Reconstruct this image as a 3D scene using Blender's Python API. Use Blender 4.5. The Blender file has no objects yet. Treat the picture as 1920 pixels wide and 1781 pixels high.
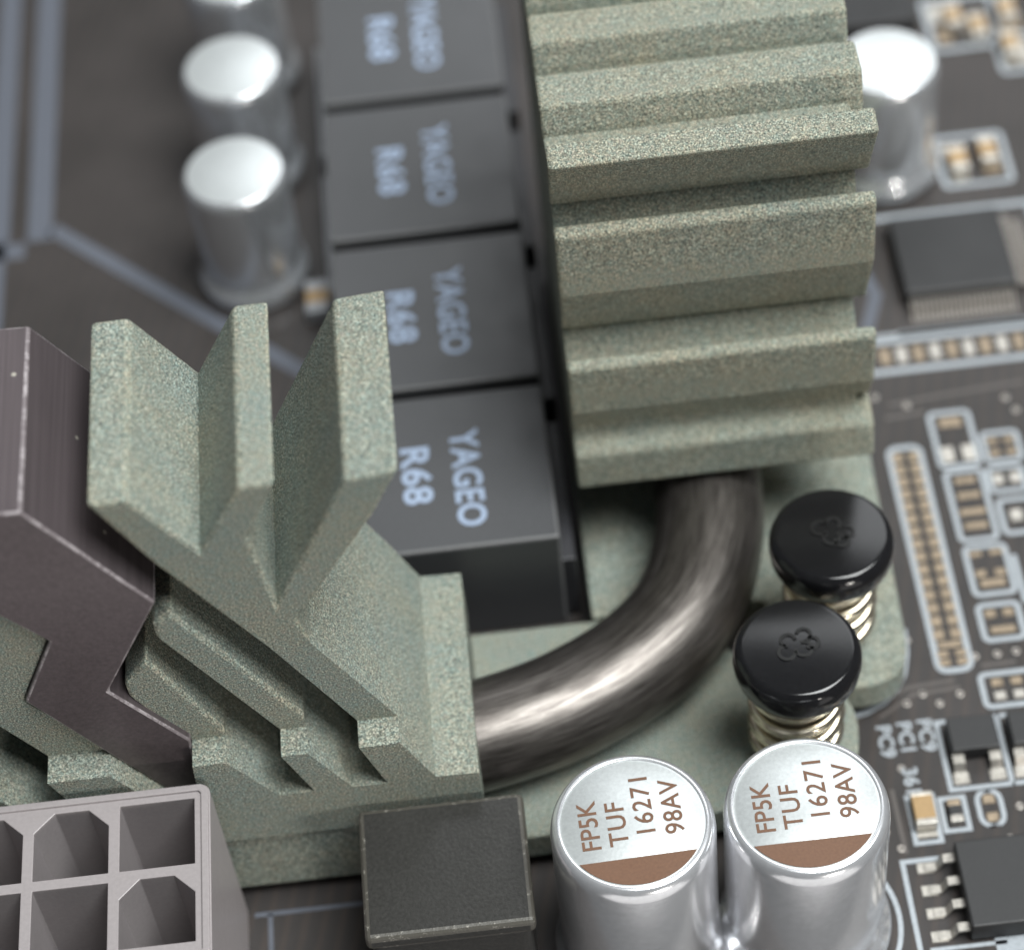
import bpy, bmesh, math, random
from mathutils import Vector, Matrix

random.seed(7)
MM = 0.001                      # everything below is written in millimetres
scene = bpy.context.scene
COL = scene.collection

# ------------------------------------------------------------------ camera
F_PX, PW, PH = 4800.0, 1920.0, 1781.0
CAM = Vector((-3.1623, -63.6534, 117.8339))
AX = (Vector((0.99340694, -0.08562960, -0.07622480)),     # right
      Vector((0.11451321, 0.77261382, 0.62446346)),       # up
      Vector((-0.00541978, 0.62907508, -0.77732565)))     # forward
cam_data = bpy.data.cameras.new('camera')
cam = bpy.data.objects.new('camera', cam_data)
COL.objects.link(cam)
rot = Matrix((AX[0], AX[1], -AX[2])).transposed()
cam.matrix_world = Matrix.Translation(CAM * MM) @ rot.to_4x4()
cam_data.sensor_fit = 'HORIZONTAL'
cam_data.sensor_width = 36.0
cam_data.lens = 36.0 * F_PX / PW
cam_data.clip_start = 0.005
cam_data.clip_end = 5.0
cam_data.dof.use_dof = True
cam_data.dof.focus_distance = 0.1225
cam_data.dof.aperture_fstop = 33.0
scene.camera = cam

# ------------------------------------------------------------------ light
world = bpy.data.worlds.new('World')
scene.world = world
world.use_nodes = True
world.node_tree.nodes['Background'].inputs['Color'].default_value = (0.93, 0.97, 1.0, 1)
world.node_tree.nodes['Background'].inputs['Strength'].default_value = 0.11


def area_light(name, loc, target, sx, sy, watt, color):
    d = bpy.data.lights.new(name, 'AREA')
    d.shape = 'RECTANGLE'
    d.size, d.size_y = sx, sy
    d.energy = watt
    d.color = color
    o = bpy.data.objects.new(name, d)
    COL.objects.link(o)
    o.location = loc
    o.rotation_euler = (Vector(target) - Vector(loc)).to_track_quat('-Z', 'Y').to_euler()
    return o


area_light('ceiling_softbox', (0.21, -0.07, 0.60), (0, 0.02, 0), 0.36, 0.36, 7.0, (0.97, 1.0, 0.99))
area_light('desk_bounce', (0.01, -0.085, -0.040), (0.0, 0.0, 0.02), 0.16, 0.08, 0.032, (1.0, 0.97, 0.94))
area_light('back_fill', (0.12, 0.46, 0.44), (0, 0.03, 0), 0.34, 0.26, 0.9, (0.95, 0.98, 1.0))  # added fill lamp, not a window, to brighten the far can tops
area_light('front_window', (0.20, -0.50, 0.035), (0, 0.02, 0.01), 0.09, 0.04, 0.75, (1.0, 0.95, 0.88))

scene.view_settings.view_transform = 'Standard'
scene.view_settings.look = 'None'
scene.view_settings.gamma = 1.0
scene.view_settings.exposure = -0.05
scene.cycles.use_denoising = True
scene.cycles.max_bounces = 8


# ------------------------------------------------------------------ pixel of the photograph -> point on a plane of the place
def P(px, py, z=None, y=None, x=None):
    d = AX[0] * ((px - PW / 2) / F_PX) + AX[1] * (-(py - PH / 2) / F_PX) + AX[2]
    if z is not None:
        t = (z - CAM.z) / d.z
    elif y is not None:
        t = (y - CAM.y) / d.y
    else:
        t = (x - CAM.x) / d.x
    return CAM + d * t


# ------------------------------------------------------------------ materials
def new_mat(name):
    m = bpy.data.materials.new(name)
    m.use_nodes = True
    nt = m.node_tree
    return m, nt, nt.nodes, nt.links, nt.nodes['Principled BSDF']


def ramp(nd, stops):
    r = nd.new('ShaderNodeValToRGB')
    cr = r.color_ramp
    while len(cr.elements) < len(stops):
        cr.elements.new(0.5)
    for e, (p, c) in zip(cr.elements, stops):
        e.position = p
        e.color = c if len(c) == 4 else (*c, 1)
    return r


def noise(nd, ln, co, scale, detail=2.0, rough=0.5):
    n = nd.new('ShaderNodeTexNoise')
    n.inputs['Scale'].default_value = scale
    n.inputs['Detail'].default_value = detail
    n.inputs['Roughness'].default_value = rough
    ln.new(co, n.inputs['Vector'])
    return n


def mix(nd, ln, fac, a, b, mode='MIX'):
    m = nd.new('ShaderNodeMix')
    m.data_type = 'RGBA'
    m.blend_type = mode
    if isinstance(fac, float):
        m.inputs[0].default_value = fac
    else:
        ln.new(fac, m.inputs[0])
    for v, i in ((a, 6), (b, 7)):
        if isinstance(v, tuple):
            m.inputs[i].default_value = v if len(v) == 4 else (*v, 1)
        else:
            ln.new(v, m.inputs[i])
    return m.outputs[2]


def ceramic(name="ceramic_coating", lift=1.0, warm=1.0):
    """Sandy ceramic coating: grey green with pale, dark, ochre and teal grains."""
    m, nt, nd, ln, b = new_mat(name)
    co = nd.new('ShaderNodeNewGeometry').outputs['Position']
    n1 = noise(nd, ln, co, 12000.0, 2.0, 0.68)
    r1 = ramp(nd, [(p_, (r_ * lift * warm, g_ * lift, b_ * lift / warm)) for p_, (r_, g_, b_) in
                   ((0.32, (0.036, 0.044, 0.041)), (0.44, (0.168, 0.183, 0.165)), (0.56, (0.305, 0.317, 0.280)), (0.69, (0.66, 0.66, 0.58)))])
    ln.new(n1.outputs['Fac'], r1.inputs['Fac'])
    v = nd.new('ShaderNodeTexVoronoi')
    v.inputs['Scale'].default_value = 8000.0
    ln.new(co, v.inputs['Vector'])
    sep = nd.new('ShaderNodeSeparateColor')
    ln.new(v.outputs['Color'], sep.inputs[0])
    tint = ramp(nd, [(0.0, (0.74, 0.98, 1.0)), (0.45, (0.97, 1.0, 0.96)), (0.75, (1.08, 1.0, 0.86)), (1.0, (1.12, 0.96, 0.94))])
    ln.new(sep.outputs[0], tint.inputs['Fac'])
    col = mix(nd, ln, 0.5, r1.outputs['Color'], tint.outputs['Color'], 'MULTIPLY')
    big = noise(nd, ln, co, 260.0, 3.0, 0.55)
    rb = ramp(nd, [(0.35, (0.90, 0.97, 0.97)), (0.65, (1.06, 1.02, 0.93))])
    ln.new(big.outputs['Fac'], rb.inputs['Fac'])
    col = mix(nd, ln, 0.8, col, rb.outputs['Color'], 'MULTIPLY')
    ln.new(col, b.inputs['Base Color'])
    b.inputs['Roughness'].default_value = 0.72
    b.inputs['Specular IOR Level'].default_value = 0.35
    n2 = noise(nd, ln, co, 7000.0, 3.0, 0.7)
    bp = nd.new('ShaderNodeBump')
    bp.inputs['Strength'].default_value = 0.9
    bp.inputs['Distance'].default_value = 0.00011
    ln.new(n2.outputs['Fac'], bp.inputs['Height'])
    ln.new(bp.outputs['Normal'], b.inputs['Normal'])
    return m


def plastic(name, color, rough, grain=0.12, scale=6000.0, bump=0.15, spec=0.5, metal=0.0, dust=0.0, stretch=None):
    m, nt, nd, ln, b = new_mat(name)
    co = nd.new('ShaderNodeNewGeometry').outputs['Position']
    if stretch:
        mp = nd.new('ShaderNodeMapping')
        mp.inputs['Scale'].default_value = stretch
        ln.new(co, mp.inputs['Vector'])
        co2 = mp.outputs['Vector']
    else:
        co2 = co
    n = noise(nd, ln, co2, scale, 3.0, 0.6)
    lo = tuple(c * (1 - grain) for c in color)
    hi = tuple(min(1, c * (1 + grain)) for c in color)
    r = ramp(nd, [(0.3, lo), (0.7, hi)])
    ln.new(n.outputs['Fac'], r.inputs['Fac'])
    col = r.outputs['Color']
    if dust:
        v = nd.new('ShaderNodeTexVoronoi')
        v.inputs['Scale'].default_value = 900.0
        ln.new(co, v.inputs['Vector'])
        rd = ramp(nd, [(0.0, (1, 1, 1)), (0.07, (1, 1, 1)), (0.12, (0, 0, 0)), (1.0, (0, 0, 0))])
        ln.new(v.outputs['Distance'], rd.inputs['Fac'])
        sp = nd.new('ShaderNodeSeparateColor')
        ln.new(v.outputs['Color'], sp.inputs[0])
        th = nd.new('ShaderNodeMath')
        th.operation = 'GREATER_THAN'
        th.inputs[1].default_value = 1 - dust
        ln.new(sp.outputs[0], th.inputs[0])
        mu = nd.new('ShaderNodeMath')
        mu.operation = 'MULTIPLY'
        ln.new(th.outputs[0], mu.inputs[0])
        ln.new(rd.outputs['Color'], mu.inputs[1])
        col = mix(nd, ln, mu.outputs[0], col, (0.62, 0.58, 0.50))
    ln.new(col, b.inputs['Base Color'])
    b.inputs['Metallic'].default_value = metal
    b.inputs['Specular IOR Level'].default_value = spec
    n3 = noise(nd, ln, co, 450.0, 3.0, 0.6)
    rr = nd.new('ShaderNodeMapRange')
    rr.inputs['To Min'].default_value = max(0.02, rough * 0.8)
    rr.inputs['To Max'].default_value = min(1.0, rough * 1.2)
    ln.new(n3.outputs['Fac'], rr.inputs['Value'])
    ln.new(rr.outputs['Result'], b.inputs['Roughness'])
    if bump:
        bp = nd.new('ShaderNodeBump')
        bp.inputs['Strength'].default_value = bump
        bp.inputs['Distance'].default_value = 0.00003
        ln.new(n.outputs['Fac'], bp.inputs['Height'])
        ln.new(bp.outputs['Normal'], b.inputs['Normal'])
    return m


M_CER = ceramic('ceramic_coating', 1.0, 0.985)
M_CERW = ceramic('ceramic_worn_edge', 1.06, 1.02)
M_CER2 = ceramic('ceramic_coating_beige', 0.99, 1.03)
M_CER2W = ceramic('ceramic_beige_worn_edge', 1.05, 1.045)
M_BAR = plastic('anodised_bar', (0.130, 0.108, 0.114), 0.38, 0.16, 5200.0, 0.18, 0.5, 0.5, dust=0.22, stretch=(1, 0.012, 1))


def pipe_mat():
    m, nt, nd, ln, b = new_mat('heat_pipe_metal')
    uv = nd.new('ShaderNodeTexCoord').outputs['UV']
    mp = nd.new('ShaderNodeMapping')
    mp.inputs['Scale'].default_value = (0.22, 2.4, 1)
    ln.new(uv, mp.inputs['Vector'])
    n = noise(nd, ln, mp.outputs['Vector'], 1.6, 5.0, 0.7)
    r = ramp(nd, [(0.32, (0.055, 0.048, 0.044)), (0.52, (0.130, 0.117, 0.108)), (0.72, (0.22, 0.202, 0.188))])
    ln.new(n.outputs['Fac'], r.inputs['Fac'])
    ln.new(r.outputs['Color'], b.inputs['Base Color'])
    b.inputs['Metallic'].default_value = 0.85
    n2 = noise(nd, ln, uv, 0.9, 4.0, 0.7)
    rr = nd.new('ShaderNodeMapRange')
    rr.inputs['To Min'].default_value = 0.28
    rr.inputs['To Max'].default_value = 0.46
    ln.new(n2.outputs['Fac'], rr.inputs['Value'])
    ln.new(rr.outputs['Result'], b.inputs['Roughness'])
    bp = nd.new('ShaderNodeBump')
    bp.inputs['Strength'].default_value = 0.22
    bp.inputs['Distance'].default_value = 0.00004
    ln.new(n.outputs['Fac'], bp.inputs['Height'])
    ln.new(bp.outputs['Normal'], b.inputs['Normal'])
    return m


M_PIPE = pipe_mat()
M_CHOKE = plastic('choke_ferrite', (0.062, 0.063, 0.067), 0.38, 0.12, 5000.0, 0.12, 0.5)
M_CUBE = plastic('rough_ferrite', (0.030, 0.029, 0.027), 0.30, 0.25, 5200.0, 0.5, 0.5, dust=0.05)
M_DARK = plastic('terminal_dark', (0.03, 0.03, 0.034), 0.45)
M_PRINT = plastic('pale_blue_print', (0.33, 0.41, 0.55), 0.6, 0.10)
M_ALU = plastic('can_aluminium', (0.84, 0.85, 0.88), 0.22, 0.05, 3000.0, 0.06, 0.5, 0.78)
M_ALU2 = plastic('polished_can', (0.80, 0.82, 0.85), 0.24, 0.05, 3000.0, 0.04, 0.5, 0.80)
M_ALUTOP = plastic('can_top_lacquer', (0.64, 0.67, 0.675), 0.36, 0.08, 5000.0, 0.15, 0.5, 0.6)
M_BROWN = plastic('brown_print', (0.150, 0.075, 0.042), 0.40, 0.12, 7000.0, 0.05)
M_BLACK = plastic('black_plastic', (0.008, 0.008, 0.009), 0.13, 0.2, 5000.0, 0.03, 0.5, dust=0.02)
M_EMB = plastic('black_emblem', (0.006, 0.006, 0.006), 0.35, 0.1)
M_SPRING = plastic('spring_wire', (0.86, 0.78, 0.62), 0.22, 0.08, 3000.0, 0.03, 0.5, 1.0)
M_CONN = plastic('connector_nylon', (0.325, 0.295, 0.298), 0.36, 0.06, 5000.0, 0.08, 0.5)
M_TIN = plastic('tinned_metal', (0.46, 0.435, 0.395), 0.40, 0.25, 4000.0, 0.35, 0.5, 0.75)
M_SILK = plastic('silkscreen_paint', (0.36, 0.39, 0.42), 0.75, 0.12, 5000.0, 0.1)
M_SILKG = plastic('silkscreen_grey', (0.095, 0.104, 0.128), 0.6, 0.10, 3000.0, 0.1)
M_COPPER = plastic('bare_pad', (0.30, 0.235, 0.165), 0.45, 0.30, 4000.0, 0.2, 0.5, 0.4)
M_TAN = plastic('ceramic_tan', (0.36, 0.235, 0.11), 0.45, 0.12)
M_CHIP = plastic('chip_epoxy', (0.020, 0.020, 0.021), 0.50, 0.15, 7000.0, 0.25)
M_LEAD = plastic('dull_lead', (0.40, 0.37, 0.34), 0.45, 0.2, 4000.0, 0.1, 0.5, 0.8)
M_PAD = plastic('thermal_pad', (0.05, 0.05, 0.055), 0.8)
M_GREYP = plastic('grey_terminal', (0.33, 0.34, 0.36), 0.4)


def worn_mat(name, base, pale, amount, scale=1500.0, rough=0.45):
    m, nt, nd, ln, b = new_mat(name)
    co = nd.new('ShaderNodeNewGeometry').outputs['Position']
    n = noise(nd, ln, co, scale, 4.0, 0.75)
    r = ramp(nd, [(1 - amount - 0.06, base), (1 - amount + 0.06, pale)])
    ln.new(n.outputs['Fac'], r.inputs['Fac'])
    ln.new(r.outputs['Color'], b.inputs['Base Color'])
    b.inputs['Roughness'].default_value = rough
    bp = nd.new('ShaderNodeBump')
    bp.inputs['Strength'].default_value = 0.6
    bp.inputs['Distance'].default_value = 0.00006
    ln.new(n.outputs['Fac'], bp.inputs['Height'])
    ln.new(bp.outputs['Normal'], b.inputs['Normal'])
    return m


M_CUBEW = worn_mat('scuffed_ferrite_edge', (0.07, 0.065, 0.055), (0.36, 0.34, 0.30), 0.36, 2600.0)
M_CHOKEW = worn_mat('scuffed_choke_edge', (0.12, 0.12, 0.122), (0.34, 0.33, 0.33), 0.30)
M_BARW = worn_mat('bright_bar_edge', (0.17, 0.145, 0.152), (0.36, 0.325, 0.335), 0.48)


def board_mat():
    m, nt, nd, ln, b = new_mat('solder_mask')
    co = nd.new('ShaderNodeNewGeometry').outputs['Position']
    n = noise(nd, ln, co, 120.0, 4.0, 0.6)
    r = ramp(nd, [(0.3, (0.034, 0.031, 0.030)), (0.7, (0.050, 0.045, 0.044))])
    ln.new(n.outputs['Fac'], r.inputs['Fac'])
    mp = nd.new('ShaderNodeMapping')                      # buried copper tracks showing faintly through the mask
    mp.inputs['Rotation'].default_value = (0, 0, math.radians(14))
    ln.new(co, mp.inputs['Vector'])
    w = nd.new('ShaderNodeTexWave')
    w.inputs['Scale'].default_value = 330.0
    w.inputs['Distortion'].default_value = 1.5
    w.inputs['Detail'].default_value = 2.0
    ln.new(mp.outputs['Vector'], w.inputs['Vector'])
    rw = ramp(nd, [(0.55, (1, 1, 1)), (0.85, (1.25, 1.15, 1.08))])
    ln.new(w.outputs['Fac'], rw.inputs['Fac'])
    col = mix(nd, ln, 0.8, r.outputs['Color'], rw.outputs['Color'], 'MULTIPLY')
    ln.new(col, b.inputs['Base Color'])
    b.inputs['Roughness'].default_value = 0.40
    b.inputs['Specular IOR Level'].default_value = 0.28
    bp = nd.new('ShaderNodeBump')
    bp.inputs['Strength'].default_value = 0.15
    bp.inputs['Distance'].default_value = 0.00003
    ln.new(w.outputs['Fac'], bp.inputs['Height'])
    ln.new(bp.outputs['Normal'], b.inputs['Normal'])
    return m


M_BOARD = board_mat()
M_TRACK = plastic('covered_track', (0.085, 0.074, 0.068), 0.42, 0.1)


# ------------------------------------------------------------------ object helpers
def link(name, me, mat, parent=None):
    o = bpy.data.objects.new(name, me)
    COL.objects.link(o)
    if mat is not None and not me.materials:
        me.materials.append(mat)
    if parent is not None:
        o.parent = parent
    return o


def bm_obj(name, bm, mat, parent=None, origin=(0, 0, 0), smooth=False, bevel=0.0, seg=2):
    """bmesh written in mm in place coordinates; origin (mm) is the parent's place."""
    org = Vector(origin)
    bmesh.ops.recalc_face_normals(bm, faces=bm.faces[:])
    for v in bm.verts:
        v.co = (v.co - org) * MM
    me = bpy.data.meshes.new(name)
    bm.to_mesh(me)
    bm.free()
    o = link(name, me, mat, parent)
    if smooth:
        for p in me.polygons:
            p.use_smooth = True
    if bevel:
        md = o.modifiers.new('bevel', 'BEVEL')
        md.width = bevel * MM
        md.segments = seg
        md.limit_method = 'ANGLE'
        md.angle_limit = math.radians(32)
        md.harden_normals = False
    return o


def worn(o, mat):
    """rubbed material on the bevelled edges only."""
    o.data.materials.append(mat)
    o.modifiers['bevel'].material = 1
    return o


def thing(name, loc, label, cat, group=None, rz=0.0):
    o = bpy.data.objects.new(name, None)
    COL.objects.link(o)
    o.empty_display_size = 0.002
    o.location = Vector(loc) * MM
    o.rotation_euler = (0, 0, rz)
    tag(o, label, cat, group)
    return o


def tag(o, label, cat, group=None):
    o['label'] = label
    o['category'] = cat
    if group:
        o['group'] = group


def copy_tree(o, parent=None):
    c = o.copy()
    COL.objects.link(c)
    c.parent = parent
    for ch in list(o.children):
        copy_tree(ch, c)
    return c


def add_box(bm, x0, x1, y0, y1, z0, z1):
    vs = [bm.verts.new(p) for p in ((x0, y0, z0), (x1, y0, z0), (x1, y1, z0), (x0, y1, z0),
                                    (x0, y0, z1), (x1, y0, z1), (x1, y1, z1), (x0, y1, z1))]
    for f in ((0, 3, 2, 1), (4, 5, 6, 7), (0, 1, 5, 4), (1, 2, 6, 5), (2, 3, 7, 6), (3, 0, 4, 7)):
        bm.faces.new([vs[i] for i in f])


def box(name, x0, x1, y0, y1, z0, z1, mat, parent=None, origin=(0, 0, 0), bevel=0.0, seg=2):
    bm = bmesh.new()
    add_box(bm, x0, x1, y0, y1, z0, z1)
    return bm_obj(name, bm, mat, parent, origin, bevel=bevel, seg=seg)


def prism(name, poly, axis, a0, a1, mat, parent=None, origin=(0, 0, 0), bevel=0.0, seg=2):
    """poly in the plane across `axis`; axis 'y': (x, z) points, 'x': (y, z) points, 'z': (x, y) points."""
    def pt(p, a):
        if axis == 'y':
            return (p[0], a, p[1])
        if axis == 'x':
            return (a, p[0], p[1])
        return (p[0], p[1], a)
    bm = bmesh.new()
    lo = [bm.verts.new(pt(p, a0)) for p in poly]
    hi = [bm.verts.new(pt(p, a1)) for p in poly]
    bm.faces.new(lo)
    bm.faces.new(hi)
    n = len(poly)
    for i in range(n):
        j = (i + 1) % n
        bm.faces.new((lo[i], lo[j], hi[j], hi[i]))
    return bm_obj(name, bm, mat, parent, origin, bevel=bevel, seg=seg)


def lathe(name, prof, mat, parent=None, seg=64, centre=(0, 0), origin=(0, 0, 0), caps=True):
    bm = bmesh.new()
    rings = []
    for r, z in prof:
        if r < 1e-6:
            rings.append([bm.verts.new((centre[0], centre[1], z))])
        else:
            rings.append([bm.verts.new((centre[0] + r * math.cos(2 * math.pi * i / seg),
                                        centre[1] + r * math.sin(2 * math.pi * i / seg), z)) for i in range(seg)])
    for a, b in zip(rings, rings[1:]):
        for i in range(seg):
            j = (i + 1) % seg
            if len(a) == 1:
                bm.faces.new((a[0], b[j], b[i]))
            elif len(b) == 1:
                bm.faces.new((a[i], a[j], b[0]))
            else:
                bm.faces.new((a[i], a[j], b[j], b[i]))
    return bm_obj(name, bm, mat, parent, origin, smooth=True)


def tube(name, pts, r, mat, parent=None, seg=24, origin=(0, 0, 0), cap=True, flat=1.0, uv=False):
    bm = bmesh.new()
    pts = [Vector(p) for p in pts]
    rings = []
    up = Vector((0, 0, 1))
    for i, p in enumerate(pts):
        t = (pts[min(i + 1, len(pts) - 1)] - pts[max(i - 1, 0)]).normalized()
        s = t.cross(up).normalized()
        u = s.cross(t).normalized()
        rings.append([bm.verts.new(p + s * (r * math.cos(2 * math.pi * k / seg)) + u * (flat * r * math.sin(2 * math.pi * k / seg)))
                      for k in range(seg)])
    for a, b in zip(rings, rings[1:]):
        for k in range(seg):
            j = (k + 1) % seg
            bm.faces.new((a[k], a[j], b[j], b[k]))
    if uv:
        lay = bm.loops.layers.uv.new('UVMap')
        cum = [0.0]
        for i in range(1, len(pts)):
            cum.append(cum[-1] + (pts[i] - pts[i - 1]).length)
        bm.faces.ensure_lookup_table()
        for i in range(len(pts) - 1):
            for k in range(seg):
                f = bm.faces[i * seg + k]
                for lp, (ii, kk) in zip(f.loops, ((i, k), (i, k + 1), (i + 1, k + 1), (i + 1, k))):
                    lp[lay].uv = (cum[ii], 2 * math.pi * r * kk / seg)
    if cap:
        bm.faces.new(rings[0])
        bm.faces.new(rings[-1])
    return bm_obj(name, bm, mat, parent, origin, smooth=True)


def ribbon_bm(bm, pts, w, z, closed=False, th=0.02):
    """flat painted line of width w (mm) through pts (x, y)."""
    pts = [Vector((p[0], p[1])) for p in pts]
    n = len(pts)
    L, Rr = [], []
    for i in range(n):
        if closed:
            a, b, c = pts[i - 1], pts[i], pts[(i + 1) % n]
        else:
            a, b, c = pts[max(i - 1, 0)], pts[i], pts[min(i + 1, n - 1)]
        d1 = (b - a).normalized() if (b - a).length > 1e-9 else (c - b).normalized()
        d2 = (c - b).normalized() if (c - b).length > 1e-9 else d1
        n1, n2 = Vector((-d1.y, d1.x)), Vector((-d2.y, d2.x))
        m = (n1 + n2).normalized()
        k = 1.0 / max(0.4, m.dot(n1))
        L.append(b + m * (w / 2 * k))
        Rr.append(b - m * (w / 2 * k))
    vl = [(bm.verts.new((p.x, p.y, z)), bm.verts.new((p.x, p.y, z + th))) for p in L]
    vr = [(bm.verts.new((p.x, p.y, z)), bm.verts.new((p.x, p.y, z + th))) for p in Rr]
    rng = range(n) if closed else range(n - 1)
    for i in rng:
        j = (i + 1) % n
        bm.faces.new((vl[i][1], vr[i][1], vr[j][1], vl[j][1]))
        bm.faces.new((vl[i][0], vl[i][1], vl[j][1], vl[j][0]))
        bm.faces.new((vr[i][0], vr[j][0], vr[j][1], vr[i][1]))


def ribbon(name, pts, w, mat, parent=None, z=0.004, closed=False, th=0.02):
    bm = bmesh.new()
    ribbon_bm(bm, pts, w, z, closed, th)
    return bm_obj(name, bm, mat, parent)


def text_obj(name, body, size, loc, rz, mat, parent=None, sx=1.0, space=1.0, bold=0.0, align='CENTER'):
    """flat printed lettering as a thin mesh; loc in mm in the parent's space."""
    cu = bpy.data.curves.new('lettering', 'FONT')
    cu.body = body
    cu.size = size * MM
    cu.align_x = align
    cu.align_y = 'CENTER'
    cu.space_character = space
    cu.extrude = 0.004 * MM
    cu.offset = bold * MM
    cu.resolution_u = 3
    tmp = bpy.data.objects.new('lettering', cu)
    COL.objects.link(tmp)
    dg = bpy.context.evaluated_depsgraph_get()
    me = bpy.data.meshes.new_from_object(tmp.evaluated_get(dg))
    bpy.data.objects.remove(tmp)
    bpy.data.curves.remove(cu)
    for v in me.vertices:
        v.co.x *= sx
    me.materials.clear()
    me.name = name
    o = link(name, me, mat, parent)
    o.location = Vector(loc) * MM
    o.rotation_euler = (0, 0, rz)
    return o


# ------------------------------------------------------------------ the board
board = box('circuit_board', -62, 62, -5.6, 112, -1.6, 0.0, M_BOARD)
board['kind'] = 'structure'
board['label'] = 'dark brown motherboard with grey printed outlines'


def B(px, py):
    p = P(px, py, z=0.0)
    return (p.x, p.y)


def rect_px(px0, py0, px1, py1, px2, py2, px3, py3):
    """four photographed corners (clockwise) -> axis aligned rectangle on the board."""
    q = [B(px0, py0), B(px1, py1), B(px2, py2), B(px3, py3)]
    return ((q[0][0] + q[3][0]) / 2, (q[1][0] + q[2][0]) / 2, (q[2][1] + q[3][1]) / 2, (q[0][1] + q[1][1]) / 2)


def silk(pts, w=0.28, closed=False, mat=None):
    o = ribbon('silkscreen_line', pts, w, mat or M_SILK, board, closed=closed)
    return o


def silk_rect(x0, x1, y0, y1, w=0.28, mat=None, r=0.0):
    if r:
        pts = []
        for cx, cy, a0 in ((x1 - r, y1 - r, 0), (x0 + r, y1 - r, 90), (x0 + r, y0 + r, 180), (x1 - r, y0 + r, 270)):
            for k in range(5):
                a = math.radians(a0 + 22.5 * k)
                pts.append((cx + r * math.cos(a), cy + r * math.sin(a)))
        return silk(pts, w, True, mat)
    return silk([(x0, y0), (x1, y0), (x1, y1), (x0, y1)], w, True, mat)


def pad(cx, cy, wx, wy, mat=None, h=0.05):
    return box('solder_pad', cx - wx / 2, cx + wx / 2, cy - wy / 2, cy + wy / 2, 0.0, h, mat or M_COPPER, board, bevel=0.02, seg=1)


# ------------------------------------------------------------------ the heat sink: two finned blocks joined by a heat pipe
hs = thing('heatsink', (-16, 12, 0), 'grey green sandy coated finned heatsink pair joined by a bent heat pipe', 'heatsink')
HO = (-16, 12, 0)
YF, YB, YBACK, ZL = 6.75, 5.16, 17.6, 13.2


def xz(pts, y):
    return [(lambda p: (p.x, p.z))(P(a, b, y=y)) for a, b in pts]


# lower block with the sawtooth of groove mouths (front face stands forward of the fins)
xs = P(677, 1397, y=YB).x       # left lower edge of the main branch at the ledge
kn = xz([(525, 1410), (575, 1405), (365, 1450), (428, 1444), (672, 1397), (750, 1393)], YB)
base_poly = [(-34.5, 6.0), (-7.18, 6.0), (-7.18, 9.75), (-9.33, 9.85), (-10.75, ZL), (kn[4][0], ZL)]
g = xz([(727, 1467), (662, 1475)], YB)
base_poly += [g[0], g[1]]
base_poly += [(kn[1][0], ZL), (kn[0][0], ZL)]
g = xz([(590, 1482), (525, 1492)], YB)
base_poly += [g[0], g[1]]
base_poly += [(kn[3][0], ZL), (kn[2][0], ZL)]
base_poly += [(-21.15, 9.0), (-22.5, 9.0), (-24.97, ZL), (-28.05, ZL), (-26.7, 9.6), (-28.6, 9.4), (-31.5, ZL), (-34.5, ZL)]
block = prism('fin_block', base_poly, 'y', YB, YBACK, M_CER, hs, HO)


def fin(poly, y0=YF, y1=YBACK, bev=0.22, parent=None):
    """one fin of the extrusion; the edges that stand on the lower block stay sharp."""
    bm = bmesh.new()
    lo = [bm.verts.new((p[0], y0, p[1])) for p in poly]
    hi = [bm.verts.new((p[0], y1, p[1])) for p in poly]
    bm.faces.new(lo)
    bm.faces.new(hi)
    n = len(poly)
    for i in range(n):
        j = (i + 1) % n
        bm.faces.new((lo[i], lo[j], hi[j], hi[i]))
    bmesh.ops.recalc_face_normals(bm, faces=bm.faces[:])
    def edges(convex):
        return [e for e in bm.edges if e.calc_face_angle(0) > 0.5 and e.is_convex == convex
                and not any(abs(v.co.z - ZL) < 1e-4 for v in e.verts)]
    bmesh.ops.bevel(bm, geom=edges(True), offset=bev, segments=2, profile=0.5, affect='EDGES', clamp_overlap=True, material=1)
    o = bm_obj('fin', bm, M_CER, parent or block, HO)
    o.data.materials.append(M_CERW)
    return o


# main diagonal branch with the two upright prongs, outline at the front end
mainf = xz([(160, 948), (237, 938), (375, 1035), (445, 914), (516, 905), (466, 1010), (519, 1132), (645, 899), (748, 881),
            (700, 966), (612, 1087), (556, 1162), (582, 1205)], YF)
mainf += [(-10.75, ZL), (kn[4][0], ZL)]
mainf += xz([(506, 1214), (287, 1058)], YF)
fin(mainf)
f2 = xz([(319, 1150), (569, 1340)], YF) + [(kn[1][0], ZL), (kn[0][0], ZL)] + xz([(290, 1190), (284, 1172)], YF)
fin(f2)
f3 = xz([(272, 1236), (420, 1368)], YF) + [(kn[3][0], ZL), (kn[2][0], ZL)] + xz([(240, 1302), (233, 1284)], YF)
fin(f3)
f4 = xz([(31, 1168), (88, 1200), (42, 1314)], YF) + [(-24.97, ZL), (-28.05, ZL)] + xz([(0, 1362), (-120, 1290), (-120, 1090)], YF)
fin(f4)

# dark anodised bar slid into the groove between the fins
bar = xz([(-110, 975), (38, 961), (291, 1130), (203, 1297), (357, 1388)], 6.35)
bar += [(-21.2, 9.3), (-22.6, 9.3), (-24.9, ZL)]
bar += xz([(48, 1316), (93, 1203), (-110, 1100)], 6.35)
worn(prism('accent_bar', bar, 'y', 6.35, YBACK - 0.3, M_BAR, hs, HO, bevel=0.11, seg=2), M_BARW)['label'] = 'dark purple brown anodised bar'


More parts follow.
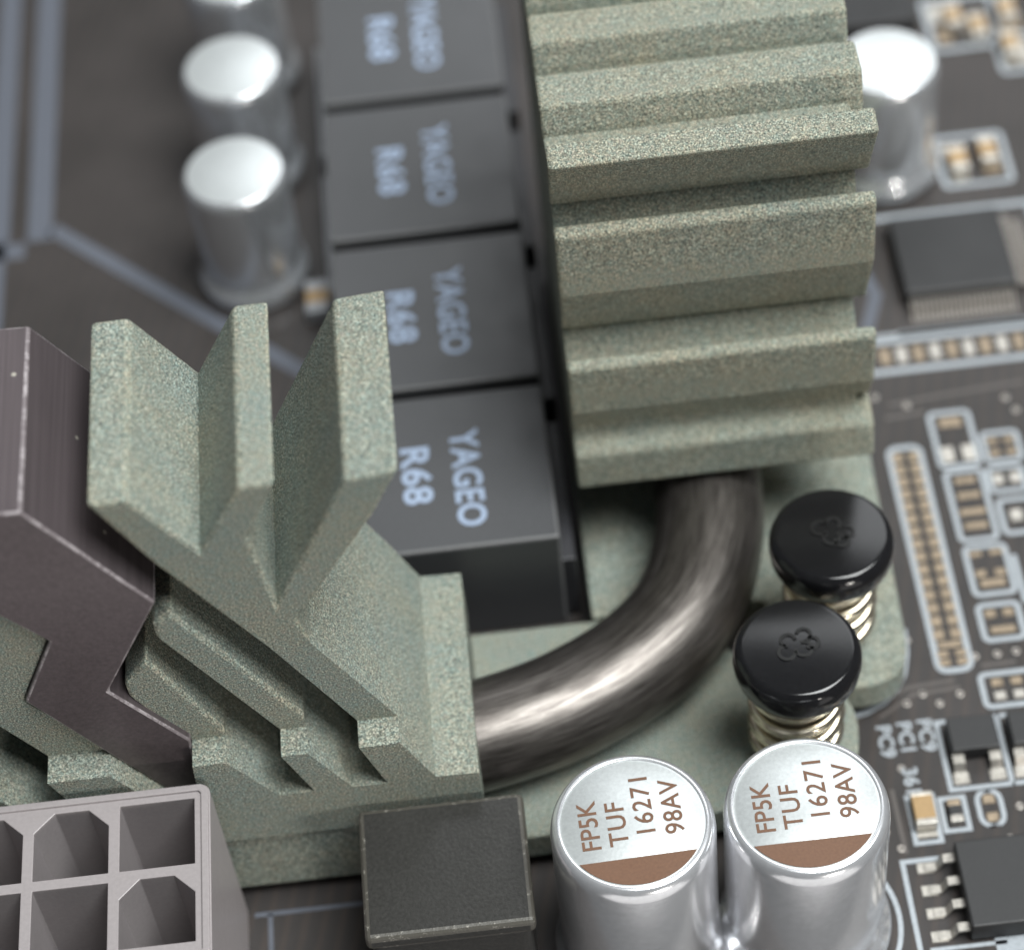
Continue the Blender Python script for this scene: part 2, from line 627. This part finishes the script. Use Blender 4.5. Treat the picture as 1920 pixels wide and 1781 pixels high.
def rounded_plate(name, pts, z0, z1, mat, parent, origin, r=2.0, bevel=0.15):
    """plate outline (x, y) with the corners given a radius."""
    out = []
    n = len(pts)
    for i in range(n):
        p, rr = Vector(pts[i][:2]), (pts[i][2] if len(pts[i]) > 2 else 0.0)
        if rr <= 0:
            out.append((p.x, p.y))
            continue
        a, c = Vector(pts[i - 1][:2]), Vector(pts[(i + 1) % n][:2])
        d1, d2 = (a - p).normalized(), (c - p).normalized()
        for k in range(9):
            t = k / 8
            q = (p + d1 * rr) * (1 - t) ** 2 + p * 2 * t * (1 - t) + (p + d2 * rr) * t ** 2
            out.append((q.x, q.y))
    return prism(name, out, 'z', z0, z1, mat, parent, origin, bevel=bevel)


# lower plates
box('base_plate', -34.0, -7.3, YB + 0.22, 18.45, 0.9, 5.92, M_CER, hs, HO, bevel=0.1)
rounded_plate('base_plate', [(-7.27, YB), (12.2, 5.6, 3.2), (13.1, 12.0, 2.6), (8.6, 13.6, 1.0), (4.0, 18.4), (-7.27, 18.4)],
              0.9, 3.0, M_CER, hs, HO)
rounded_plate('base_plate', [(-0.45, 18.56), (9.2, 18.56, 0.8), (9.2, 12.6, 1.5), (16.2, 11.6, 3.6), (16.55, 28.0), (16.2, 48.0), (-0.45, 48.0)],
              0.95, 3.04, M_CER, hs, HO)
box('thermal_pad', -33.0, -8.5, 6.3, 17.0, 0.0, 0.9, M_PAD, hs, HO)
box('thermal_pad', 0.6, 8.0, 19.5, 46.0, 0.0, 0.95, M_PAD, hs, HO)

# heat pipe: enters the left block running along the board, bends, runs under the right block
PZ = 6.0
ctrl = [Vector(p) for p in ((-16.0, 9.15), (-11.0, 9.35), (-6.3, 9.95), (-2.1, 11.2), (1.75, 13.35), (4.55, 16.3), (6.25, 20.4), (6.85, 24.5), (7.0, 29.0), (7.0, 34.0))]
pts = []
for i in range(1, len(ctrl) - 2):
    p0, p1, p2, p3 = ctrl[i - 1:i + 3]
    for k in range(10):
        t_ = k / 10
        q = 0.5 * ((2 * p1) + (p2 - p0) * t_ + (2 * p0 - 5 * p1 + 4 * p2 - p3) * t_ ** 2 + (3 * p1 - p0 - 3 * p2 + p3) * t_ ** 3)
        pts.append((q.x, q.y, PZ))
tube('heat_pipe', pts, 3.0, M_PIPE, hs, 48, HO, flat=0.9, uv=True)

# right finned block: outline in (y, z), drawn out along x
XL, XR = -0.40, 15.72
trunk = [(28.5, 3.04), (28.5, 9.2), (22.75, 9.2), (23.1, 11.4), (23.35, 11.65), (24.7, 11.9), (24.85, 16.0), (26.7, 17.5),
         (27.5, 21.0), (26.6, 24.4), (27.6, 26.3), (27.3, 29.1), (29.6, 28.8), (34.2, 28.7), (38.9, 28.6), (43.6, 28.5), (49.5, 28.4), (49.5, 3.04)]
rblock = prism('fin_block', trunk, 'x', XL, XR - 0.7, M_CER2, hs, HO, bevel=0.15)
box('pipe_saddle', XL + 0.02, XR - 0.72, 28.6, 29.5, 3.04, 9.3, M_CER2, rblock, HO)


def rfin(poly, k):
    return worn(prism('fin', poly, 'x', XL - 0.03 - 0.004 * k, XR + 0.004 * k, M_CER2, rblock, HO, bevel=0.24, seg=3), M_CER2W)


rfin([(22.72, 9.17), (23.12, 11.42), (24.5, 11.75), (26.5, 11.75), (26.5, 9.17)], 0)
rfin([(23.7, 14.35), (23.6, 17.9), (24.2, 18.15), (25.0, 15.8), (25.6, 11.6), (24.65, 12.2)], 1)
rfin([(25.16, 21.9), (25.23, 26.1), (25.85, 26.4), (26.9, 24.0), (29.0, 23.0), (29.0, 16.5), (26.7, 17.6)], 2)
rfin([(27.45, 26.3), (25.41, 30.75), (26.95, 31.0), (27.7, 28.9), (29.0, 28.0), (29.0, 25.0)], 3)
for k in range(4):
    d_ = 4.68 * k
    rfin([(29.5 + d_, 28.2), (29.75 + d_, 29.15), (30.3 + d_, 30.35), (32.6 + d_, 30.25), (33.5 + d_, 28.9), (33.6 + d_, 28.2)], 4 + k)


# ------------------------------------------------------------------ spring screws
def make_screw(x, y, label, turn=0.0):
    t = thing('spring_screw', (x, y, 3.04), label, 'screw', 'spring screws on the heatsink ears')
    lathe('screw_head', [(0, 6.3), (1.5, 6.3), (2.62, 6.35), (2.95, 6.55), (3.18, 7.1), (3.25, 7.7), (3.24, 8.1), (3.14, 8.42), (2.98, 8.62), (2.86, 8.70), (2.80, 8.715), (2.70, 8.72), (1.2, 8.76), (0, 8.78)],
          M_BLACK, t, 72)
    lathe('shank', [(0, 0.0), (1.25, 0.0), (1.25, 6.35), (0, 6.35)], M_TIN, t, 32)
    pts = []
    turns, n = 4.0, 200
    for i in range(n + 1):
        a = 2 * math.pi * turns * i / n
        pts.append((2.15 * math.cos(a), 2.15 * math.sin(a), 0.32 + 5.75 * i / n))
    tube('spring', pts, 0.37, M_SPRING, t, 10)
    # embossed squiggle on the cap
    bm = bmesh.new()
    for (cx_, cy_, r_, a0, a1) in ((-0.55, 0.35, 0.42, 30, 300), (0.15, 0.55, 0.36, -60, 200), (-0.05, -0.35, 0.42, 120, 400),
                                   (0.75, -0.05, 0.36, -150, 100), (0.45, -0.62, 0.34, 150, 420)):
        ribbon_bm(bm, [(cx_ + r_ * math.cos(math.radians(a0 + (a1 - a0) * k / 14)), cy_ + r_ * math.sin(math.radians(a0 + (a1 - a0) * k / 14)))
                       for k in range(15)], 0.17, 8.70, th=0.14)
    bm_obj('emblem', bm, M_EMB, t).rotation_euler.z = turn
    return t


make_screw(12.2, 15.9, 'black round capped spring screw on the plate ear beside the long white pad row')
make_screw(9.35, 9.1, 'black round capped spring screw just behind the two printed capacitors', math.radians(62))


# ------------------------------------------------------------------ capacitors
def cap_profile(r, h):
    return [(0, 0.0), (r * 0.98, 0.0), (r * 1.09, 0.25), (r * 1.11, 0.7), (r * 1.08, 1.15), (r * 0.99, 1.45), (r * 0.93, 1.75), (r * 0.93, 1.95),
            (r * 0.985, 2.3), (r, 2.7), (r, h - 0.85), (r * 0.992, h - 0.50), (r * 0.97, h - 0.22), (r * 0.935, h - 0.06), (r * 0.90, h), (r * 0.875, h - 0.03)]


def make_cap(name, x, y, r, h, label, group, printed=False, tilt=(0, 0)):
    t = thing(name, (x, y, 0), label, 'capacitor', group)
    t.rotation_euler = (tilt[0], tilt[1], math.radians(1.6) if printed and x < 4 else 0.0)
    lathe('can', cap_profile(r, h), M_ALU if printed else M_ALU2, t, 96)
    if printed:
        lathe('can_top', [(r * 0.885, h - 0.05), (r * 0.865, h - 0.07), (r * 0.84, h - 0.02), (0, h - 0.02)], M_ALUTOP, t, 96)
    else:
        lathe('can_top', [(r * 0.895, h - 0.005), (r * 0.88, h + 0.006), (0, h + 0.008)], M_ALUTOP, t, 96)
    if printed:
        pts = []
        rr, cut = r * 0.855, -1.95
        a0 = math.asin(cut / rr)
        for k in range(41):
            a = math.pi - a0 + (math.pi + 2 * a0) * k / 40
            pts.append((rr * math.cos(a), rr * math.sin(a)))
        prism('polarity_mark', pts, 'z', h - 0.03, h + 0.004, M_BROWN, t)
        for s, xx, yy, sp in (('FP5K', -2.05, 0.05, 1.0), ('TUF', -0.72, 0.0, 1.12), ('16271', 0.62, 0.85, 1.12), ('98AV', 2.0, 0.55, 1.05)):
            text_obj('printed_text', s, 1.30, (xx, yy, h - 0.004), math.radians(90), M_BROWN, t, 1.0, sp, 0.012)
    return t


make_cap('capacitor', 0.0, 0.0, 4.0, 12.0, 'silver can capacitor with brown print beside the dark cube choke', 'printed capacitors', True)
make_cap('capacitor', 8.35, -0.15, 4.0, 12.0, 'silver can capacitor with brown print beside the small transistors', 'printed capacitors', True)
for yy, lb in ((50.4, 'blank silver can capacitor beside the chokes, first of its row behind the prongs'),
               (59.8, 'blank silver can capacitor beside the chokes, second of its row behind the prongs'),
               (69.2, 'blank silver can capacitor beside the chokes, third of its row behind the prongs')):
    make_cap('capacitor', -18.8, yy, 3.2, 9.3, lb, 'row of plain capacitors')
make_cap('capacitor', 21.9, 53.4, 3.2, 9.3, 'blank silver can capacitor standing alone behind the square chip', 'row of plain capacitors')


# ------------------------------------------------------------------ chokes
def make_choke(y0, y1, label):
    t = thing('power_choke', (-7.45, (y0 + y1) / 2, 0), label, 'choke', 'printed power chokes')
    o = (-7.45, (y0 + y1) / 2, 0)
    worn(box('choke_body', -13.2, -1.72, y0, y1, 0.0, 8.0, M_CHOKE, t, o, bevel=0.16, seg=2), M_CHOKEW)
    box('terminal', -1.80, -0.95, y0 + 0.5, y1 - 0.5, 0.0, 5.2, M_DARK, t, o, bevel=0.1)
    box('terminal', -13.95, -13.1, y0 + 0.5, y1 - 0.5, 0.0, 3.2, M_GREYP, t, o, bevel=0.1)
    text_obj('printed_text', 'YAGEO', 2.2, (1.0, (-0.6 if y0 < 21 else -0.15) + 0.13 * math.sin(y0 * 3), 8.002), math.radians(-90 + 0.9 * math.sin(y0)), M_PRINT, t, 0.92, 1.02, 0.04)
    text_obj('printed_text', 'R68', 2.25, (-1.88 + 0.08 * math.sin(y0 * 5), -0.1, 8.002), math.radians(-90 + 0.9 * math.sin(y0)), M_PRINT, t, 1.12, 1.05, 0.045)
    return t


make_choke(20.62, 31.6, 'square dark grey choke with blue print, end of its row beside the bent heat pipe')
make_choke(32.35, 43.85, 'square dark grey choke with blue print, second of its row from the heat pipe bend')
make_choke(44.65, 55.9, 'square dark grey choke with blue print, third of its row from the heat pipe bend')
make_choke(56.7, 68.2, 'square dark grey choke with blue print, fourth of its row from the heat pipe bend')

# plain cube choke at the front
t = thing('cube_choke', (-9.25, 1.1, 0), 'plain scuffed dark grey cube choke beside the pale mauve power socket', 'choke')
o_ = (-9.25, 1.1, 0)
box('choke_body', -13.3, -5.35, -2.35, 4.6, 0.0, 7.3, M_CUBE, t, o_, bevel=0.5, seg=4)
box('choke_lid', -13.5, -5.15, -2.55, 4.85, 7.0, 8.05, M_CUBE, t, o_, bevel=0.30, seg=3)
worn([c_ for c_ in t.children if c_.name.startswith('choke_lid')][0], M_CUBEW)


# ------------------------------------------------------------------ power connector
def make_connector():
    x1, y1, ztop = -20.28, 4.92, 12.0
    pitch, wall = 4.2, 0.55
    x0, y0 = x1 - (4 * pitch + 1.3), y1 - (2 * pitch + 1.3)
    t = thing('power_connector', ((x0 + x1) / 2, (y0 + y1) / 2, 0), 'pale mauve plastic power socket with open cells, in front of the heatsink fins', 'connector')
    org = ((x0 + x1) / 2, (y0 + y1) / 2, 0)
    bm = bmesh.new()
    outer = []
    r = 0.55
    for cx_, cy_, a0 in ((x1 - r, y1 - r, 0), (x0 + r, y1 - r, 90), (x0 + r, y0 + r, 180), (x1 - r, y0 + r, 270)):
        for k in range(5):
            a = math.radians(a0 + 22.5 * k)
            outer.append((cx_ + r * math.cos(a), cy_ + r * math.sin(a)))
    holes = []
    for i in range(4):
        for j in range(2):
            hx1 = x1 - 0.78 - i * pitch
            hx0 = hx1 - (pitch - wall)
            hy1 = y1 - 0.78 - j * pitch
            hy0 = hy1 - (pitch - wall)
            ch = (i in (1, 2) and j == 0) or (i in (0, 3) and j == 1)
            c = 1.0
            if ch:
                holes.append([(hx0, hy0), (hx1, hy0), (hx1, hy1 - c), (hx1 - c, hy1), (hx0 + c, hy1), (hx0, hy1 - c)])
            else:
                holes.append([(hx0, hy0), (hx1, hy0), (hx1, hy1), (hx0, hy1)])
    top_edges = []
    for loop, zb, is_hole in [(outer, 0.0, False)] + [(h, 2.0, True) for h in holes]:
        tv = [bm.verts.new((p[0], p[1], ztop)) for p in loop]
        bv = [bm.verts.new((p[0], p[1], zb)) for p in loop]
        n = len(loop)
        for k in range(n):
            j = (k + 1) % n
            top_edges.append(bm.edges.new((tv[k], tv[j])))
            bm.faces.new((tv[k], tv[j], bv[j], bv[k]) if is_hole else (tv[j], tv[k], bv[k], bv[j]))
        bm.faces.new(bv if is_hole else bv[::-1])
    bmesh.ops.triangle_fill(bm, use_beauty=True, use_dissolve=False, edges=top_edges)
    bm_obj('housing', bm, M_CONN, t, org, bevel=0.10, seg=2)
    bm = bmesh.new()
    ribbon_bm(bm, [(cx2 * 1.0, cy2 * 1.0) for cx2, cy2 in ((x0 + 0.26, y0 + 0.26), (x1 - 0.5, y0 + 0.26), (x1 - 0.26, y0 + 0.5), (x1 - 0.26, y1 - 0.5),
                                                          (x1 - 0.5, y1 - 0.26), (x0 + 0.26, y1 - 0.26))], 0.36, ztop - 0.05, True, 0.20)
    bm_obj('rim', bm, M_CONN, t, org, bevel=0.05, seg=2)
    for i in range(4):
        for j in range(2):
            px = x1 - 0.78 - i * pitch - (pitch - wall) / 2
            py = y1 - 0.78 - j * pitch - (pitch - wall) / 2
            box('contact_pin', px - 0.5, px + 0.5, py - 0.5, py + 0.5, 1.9, 7.0, M_TIN, t, org, bevel=0.2, seg=1)
    return t


make_connector()


# ------------------------------------------------------------------ small parts and markings on the board
def chip(name, x0, x1, y0, y1, h, label, group=None, cat='chip', bev=0.08):
    t = thing(name, ((x0 + x1) / 2, (y0 + y1) / 2, 0), label, cat, group)
    box('package', x0, x1, y0, y1, 0.12, h, M_CHIP, t, ((x0 + x1) / 2, (y0 + y1) / 2, 0), bevel=bev)
    return t


def lead(t, org, pts, w, along, mat=None):
    """gull wing lead: pts are (distance, z) profile points, along = ('x'|'y', fixed centre)."""
    axis, c = along
    th = 0.14
    poly = [(a, b) for a, b in pts] + [(a, b - th) for a, b in reversed(pts)]
    if axis == 'x':
        return prism('lead', poly, 'y', c - w / 2, c + w / 2, mat or M_TIN, t, org)
    return prism('lead', poly, 'x', c - w / 2, c + w / 2, mat or M_TIN, t, org)


# transistors with three leads, inside a printed frame
x0, x1, y0, y1 = rect_px(1755, 1357, 1872, 1340, 1893, 1465, 1785, 1485)
silk_rect(x0, x1, y0, y1, 0.26)
silk([(x1, y1), (x1 + 4.2, y1)], 0.26)
silk([(x1, y0), (x1 + 4.2, y0)], 0.26)
for k, lb in ((0, 'small black three lead transistor beside the printed capacitors'), (1, 'small black three lead transistor next to its twin, farther from the printed capacitors')):
    dx = k * (x1 - x0)
    cxm = (x0 + x1) / 2 + dx
    w = (x1 - x0) - 0.7
    t = chip('transistor', cxm - w / 2, cxm + w / 2, y0 + 1.75, y1 - 0.45, 1.1, lb, 'small three lead transistors', 'transistor')
    org = (cxm, (y0 + 1.75 + y1 - 0.45) / 2, 0)
    for s in (-1, 1):
        lead(t, org, [(y0 + 0.5, 0.16), (y0 + 0.95, 0.18), (y0 + 1.25, 0.6), (y0 + 1.85, 0.62)], 0.6, ('y', cxm + s * 0.98))
    lead(t, org, [(y1 - 0.05, 0.16), (y1 - 0.35, 0.5), (y1 - 0.6, 0.6)], 0.6, ('y', cxm))
    for s in (-1, 1):
        pad(cxm + s * 0.98, y0 + 0.62, 0.85, 0.7, M_TIN, 0.09)

# printed reference numbers
for s, px, py, sz in (('PC9', 1660, 1390, 1.0), ('PC1', 1698, 1383, 1.0), ('PC9', 1736, 1378, 1.0), ('361', 1708, 1465, 1.0)):
    b_ = B(px, py)
    text_obj('silkscreen_text', s, 1.12, (b_[0], b_[1], 0.02), math.radians(-90), M_SILK, board, 1.05, 1.05, 0.03)

# two tiny chips and an empty pair of pads in printed frames
x0, x1, y0, y1 = rect_px(1700, 1495, 1748, 1490, 1765, 1575, 1718, 1583)
silk_rect(x0, x1, y0, y1, 0.26)
t = thing('chip_capacitor', ((x0 + x1) / 2, (y0 + y1) / 2, 0), 'tiny tan ceramic chip capacitor in a printed frame', 'chip capacitor')
org = ((x0 + x1) / 2, (y0 + y1) / 2, 0)
mx = org[0]
box('ceramic_body', mx - 0.55, mx + 0.55, y0 + 0.95, y1 - 0.42, 0.05, 0.85, M_TAN, t, org, bevel=0.06)
box('end_cap', mx - 0.57, mx + 0.57, y1 - 0.46, y1 - 0.2, 0.0, 0.87, M_TIN, t, org, bevel=0.05)
box('end_cap', mx - 0.57, mx + 0.57, y0 + 0.65, y0 + 0.99, 0.0, 0.87, M_TIN, t, org, bevel=0.05)
pad(mx, y0 + 0.45, 1.1, 0.35, M_TIN)
x0, x1, y0, y1 = rect_px(1762, 1500, 1806, 1492, 1818, 1552, 1775, 1560)
silk_rect(x0, x1, y0, y1, 0.26)
t = thing('chip_resistor', ((x0 + x1) / 2, (y0 + y1) / 2, 0), 'tiny brown chip resistor with bright ends in a printed frame', 'chip resistor')
org = ((x0 + x1) / 2, (y0 + y1) / 2, 0)
mx, my = org[0], org[1]
box('resistor_body', mx - 0.32, mx + 0.32, my - 0.42, my + 0.42, 0.03, 0.45, M_CHIP, t, org, bevel=0.04)
for s in (-1, 1):
    box('end_cap', mx - 0.34, mx + 0.34, my + s * 0.48 - 0.2, my + s * 0.48 + 0.2, 0.0, 0.47, M_TIN if s < 0 else M_COPPER, t, org, bevel=0.04)
x0, x1, y0, y1 = rect_px(1832, 1484, 1874, 1478, 1884, 1545, 1840, 1552)
silk_rect(x0, x1, y0, y1, 0.26, None, 0.62)
for s in (-1, 1):
    pad((x0 + x1) / 2, (y0 + y1) / 2 + s * 0.55, 0.62, 0.55)

# eight lead chip at the lower right corner
q0, q1 = P(1790, 1580, z=1.5), P(1822, 1738, z=1.5)
cx0 = (q0.x + q1.x) / 2
cy1, cy0 = q0.y + 0.1, q1.y
t = chip('small_outline_chip', cx0, cx0 + 5.2, cy0, cy1, 1.55, 'black eight lead chip with bright leads, beside the printed capacitors', None, 'chip', 0.1)
org = (cx0 + 2.6, (cy0 + cy1) / 2, 0)
nl = 4
for k in range(nl):
    yy = cy1 - 0.55 - k * (cy1 - cy0 - 1.0) / (nl - 1)
    for sgn, xb in ((-1, cx0), (1, cx0 + 5.2)):
        lead(t, org, [(xb + sgn * 1.55, 0.15), (xb + sgn * 0.95, 0.17), (xb + sgn * 0.62, 0.85), (xb - sgn * 0.1, 0.88)], 0.48, ('x', yy))
        pad(xb + sgn * 1.5, yy, 0.85, 0.62, M_TIN, 0.08)
sl = [B(1760, 1607), B(1692, 1618), B(1742, 1800)]
silk([(sl[0][0], sl[1][1] + 0.05), (sl[1][0], sl[1][1] + 0.05), (sl[1][0], sl[2][1])], 0.26)
b_ = B(1890, 1770)
silk([(b_[0] - 0.6, b_[1]), (b_[0] + 4.5, b_[1])], 0.9)
silk([(B(1745, 1782)[0], B(1860, 1768)[1]), (b_[0], B(1860, 1768)[1])], 0.22)

# printed ring round the second capacitor
silk([(8.35 + 4.95 * math.cos(math.radians(a)), -0.15 + 4.95 * math.sin(math.radians(a))) for a in range(-60, 61, 6)], 0.25)

# long double row of bare pads in a printed frame
x0, x1, y0, y1 = rect_px(1662, 845, 1722, 835, 1822, 1250, 1765, 1262)
silk_rect(x0, x1, y0, y1, 0.34, None, 0.5)
n = 15
for k in range(n):
    yy = y1 - 0.75 - k * (y1 - y0 - 3.2) / (n - 1)
    for s in (-1, 1):
        pad((x0 + x1) / 2 + s * 0.48, yy, 0.62, 0.66)
pad((x0 + x1) / 2, y0 + 1.72, 1.35, 0.42)
for s in (-1, 1):
    pad((x0 + x1) / 2 + s * 0.5, y0 + 1.12, 0.62, 0.42)
    pad((x0 + x1) / 2 + s * 0.5, y0 + 0.55, 0.62, 0.42)
ya = y1

# second column of printed frames with pads
def frame_px(c, w=0.3, r=0.3):
    x0, x1, y0, y1 = rect_px(*c)
    silk_rect(x0, x1, y0, y1, w, None, r)
    return x0, x1, y0, y1


x0, x1, y0, y1 = frame_px((1742, 778, 1812, 770, 1838, 866, 1765, 880))
mx = (x0 + x1) / 2
pad(mx, y1 - 0.75, 1.3, 0.7, M_COPPER)
for s in (-1, 1):
    pad(mx + s * 0.62, y0 + 0.85, 0.75, 1.15, M_TIN, 0.12)
x0, x1, y0, y1 = frame_px((1775, 888, 1840, 878, 1868, 1005, 1800, 1018))
mx = (x0 + x1) / 2
for f, wx in ((0.14, 1.2), (0.36, 1.3), (0.60, 1.5), (0.80, 1.3)):
    pad(mx, y1 - f * (y1 - y0), wx, 0.45)
x0, x1, y0, y1 = frame_px((1808, 1030, 1880, 1018, 1905, 1105, 1830, 1120))
mx = (x0 + x1) / 2
for s in (-1, 1):
    pad(mx + s * 0.6, y1 - 0.5, 0.75, 0.35)
    pad(mx + s * 0.55, y0 + 1.45, 0.6, 0.5)
pad(mx, y0 + 0.75, 1.4, 0.5)
x0, x1, y0, y1 = frame_px((1832, 1140, 1905, 1125, 1922, 1190, 1850, 1205))
mx = (x0 + x1) / 2
for s in (-1, 1):
    pad(mx + s * 0.5, y1 - 0.62, 0.6, 0.5)
pad(mx, y0 + 0.65, 1.35, 0.45)
x0, x1, y0, y1 = frame_px((1836, 1268, 1960, 1250, 1975, 1310, 1852, 1328))
for k in range(3):
    pad(x0 + 0.85 + k * 1.05, y1 - 0.6, 0.6, 0.5)
    pad(x0 + 0.85 + k * 1.05, y0 + 0.62, 0.62, 0.55, M_TIN, 0.1)
x0, x1, y0, y1 = frame_px((1842, 815, 1905, 806, 1915, 858, 1850, 868))
for s in (-1, 1):
    for q in (-1, 1):
        pad((x0 + x1) / 2 + s * 0.5, (y0 + y1) / 2 + q * 0.45, 0.6, 0.45)
x0, x1, y0, y1 = frame_px((1852, 880, 1915, 870, 1922, 915, 1860, 925))
for s in (-1, 1):
    pad((x0 + x1) / 2 + s * 0.5, (y0 + y1) / 2, 0.6, 0.75, M_TIN, 0.1)
x0, x1, y0, y1 = frame_px((1872, 940, 1960, 928, 1970, 990, 1885, 1002))
pad(x0 + 0.85, (y0 + y1) / 2, 0.7, 0.8, M_TIN, 0.1)
pad(x0 + 2.1, (y0 + y1) / 2 + 0.3, 0.8, 0.5)
p0, p1 = B(1900, 1040), B(1918, 1130)
silk([p0, (p0[0], p1[1])], 0.3)

# row of pads in a printed band
x0, x1, y0, y1 = rect_px(1640, 650, 1960, 600, 1965, 655, 1645, 708)
silk([(x0 - 2, y0), (x1, y0)], 0.4)
silk([(x0 - 2, y1), (x1, y1)], 0.4)
for k in range(12):
    pad(x0 + 0.6 + k * 1.02, (y0 + y1) / 2, 0.62, 1.25, M_TIN if k % 2 else M_COPPER)

# square chip with many fine leads
q0, q1 = P(1672, 415, z=1.2), P(1905, 545, z=1.2)
t = chip('square_chip', 21.2, 28.1, 41.3, 47.8, 1.25, 'square black chip with a fine row of leads beside the tall fins', None, 'chip', 0.12)
org = (24.65, 44.55, 0)
for k in range(22):
    xx = 21.55 + k * 6.2 / 21
    lead(t, org, [(39.9, 0.14), (40.4, 0.15), (40.75, 0.62), (41.4, 0.65)], 0.15, ('y', xx), M_LEAD)
for k in range(18):
    yy = 41.75 + k * 5.6 / 17
    lead(t, org, [(29.5, 0.14), (29.0, 0.15), (28.65, 0.62), (28.0, 0.65)], 0.15, ('x', yy), M_LEAD)
silk([(20.4, 39.2), (30.4, 39.2), (30.4, 48.6)], 0.35)
silk([(19.2, 49.0), (31.5, 49.0)], 0.4)
silk([(18.6, 47.0), (19.6, 42.6), (18.4, 39.3)], 0.8, mat=M_SILKG)
silk([(B(1640, 640)[0], B(1640, 640)[1] + 0.3), (30.8, B(1640, 640)[1] + 0.3)], 0.25)

# blurred clusters towards the back right
for k, (px, py, wx, wy, tin) in enumerate(((1780, 285, 1.2, 1.0, 1), (1800, 330, 1.0, 1.3, 1), (1845, 275, 1.1, 1.1, 0), (1860, 315, 1.1, 1.1, 0),
                                           (1755, 30, 1.1, 1.8, 1), (1790, 40, 1.0, 2.0, 1), (1825, 55, 1.3, 2.4, 1), (1890, 40, 1.5, 2.0, 0),
                                           (1905, 100, 1.8, 2.4, 1), (1770, 70, 1.0, 1.5, 0))):
    b_ = B(px, py)
    pad(b_[0], b_[1], wx, wy, M_TIN if tin else M_COPPER, 0.15)
for px, py in ((1785, 45), (1832, 62), (1893, 95), (1795, 312), (1850, 296), (1885, 30)):
    b_ = B(px, py)
    t = thing('chip_capacitor', (b_[0], b_[1], 0), 'tiny tan chip capacitor among the blurred parts by the lone capacitor', 'chip capacitor', 'blurred chip capacitors')
    org = (b_[0], b_[1], 0)
    box('ceramic_body', b_[0] - 0.55, b_[0] + 0.55, b_[1] - 0.62, b_[1] + 0.62, 0.03, 0.9, M_TAN, t, org, bevel=0.06)
    for sg in (-1, 1):
        box('end_cap', b_[0] - 0.57, b_[0] + 0.57, b_[1] + sg * 0.82 - 0.25, b_[1] + sg * 0.82 + 0.25, 0.0, 0.93, M_TIN, t, org, bevel=0.06)
frame_px((1755, 265, 1880, 245, 1890, 335, 1770, 355), 0.35)
frame_px((1735, 5, 1860, -12, 1870, 80, 1745, 100), 0.4)
frame_px((1868, 70, 1990, 55, 2000, 120, 1878, 140), 0.4)
b_ = B(1625, 25)
t = chip('flat_chip', b_[0] - 2.2, b_[0] + 3.0, b_[1] - 2.5, b_[1] + 3.5, 1.2, 'blurred flat black chip behind the lone capacitor')

# printed ring round the plate ear
silk([B(*q) for q in ((1694, 1180), (1698, 1225), (1694, 1262), (1680, 1292), (1655, 1318), (1625, 1335), (1592, 1345))], 0.34)

# front left of the board: printed lines under the connector
a_, c_ = B(478, 1716), B(690, 1690)
silk([(a_[0], a_[1]), (c_[0], a_[1])], 0.26, mat=M_SILKG)  # shade painted into these lines by the darker grey
d_ = B(507, 1712)
silk([(d_[0], a_[1]), (d_[0], a_[1] - 5)], 0.26, mat=M_SILKG)

# broad grey printed lines at the back left
x_, y_ = B(75, 440)
silk([(x_, 112), (x_, y_ - 0.6)], 1.6, mat=M_SILKG)
silk([(x_ - 8, y_ - 1.3), (x_ - 0.95, y_ - 1.3)], 1.4, mat=M_SILKG)
x2_, _ = B(10, 300)
silk([(x2_ - 0.2, 112), (x2_ - 0.2, y_ - 0.5)], 1.5, mat=M_SILKG)
b0, b1 = B(80, 432), B(640, 738)
silk([(x_ + 0.8, b0[1]), (b1[0], b1[1])], 1.05, mat=M_SILKG)
b_ = B(2, 560)
silk([(b_[0] - 0.3, b_[1] + 5), (b_[0] - 0.3, b_[1] - 6)], 0.8, mat=M_SILKG)

# small part behind the prong
b_ = B(598, 575)
t = thing('chip_capacitor', (b_[0], b_[1], 0), 'small grey chip part between the row capacitors and the chokes', 'chip capacitor')
org = (b_[0], b_[1], 0)
box('ceramic_body', b_[0] - 0.7, b_[0] + 0.7, b_[1] - 0.6, b_[1] + 0.6, 0.0, 1.0, M_TAN, t, org, bevel=0.08)
for s in (-1, 1):
    box('end_cap', b_[0] - 0.72, b_[0] + 0.72, b_[1] + s * 0.95 - 0.4, b_[1] + s * 0.95 + 0.4, 0.0, 1.05, M_GREYP, t, org, bevel=0.08)

# plated holes and faint buried tracks
bm0 = None
rnd = random.Random(3)
via_me = None
spots = [(1640, 745), (1700, 760), (1885, 745), (1905, 768), (1730, 1300), (1762, 1318), (1800, 1300), (1700, 1318), (1690, 1590), (1912, 1510), (1826, 1600),
         (1870, 1225), (1828, 1230), (1690, 1440), (1895, 1570), (1905, 1220), (1660, 1560), (1700, 1200)]
for px, py in spots:
    b_ = B(px, py)
    if via_me is None:
        o = lathe('via', [(0.09, 0.004), (0.10, 0.015), (0.20, 0.018), (0.22, 0.0)], M_LEAD, board, 16)
        via_me = o.data
    else:
        o = link('via', via_me, None, board)
    o.location = (b_[0] * MM, b_[1] * MM, 0)
for pts_ in ([(1640, 1330), (1700, 1290), (1790, 1275)], [(1650, 1345), (1712, 1302), (1800, 1288)], [(1668, 760), (1760, 742), (1920, 715)], [(1660, 785), (1735, 772)],
             [(1700, 1600), (1690, 1560), (1672, 1480)], [(1905, 1240), (1840, 1248)]):
    ribbon('copper_track', [B(*q) for q in pts_], 0.24, M_TRACK, board, th=0.012)
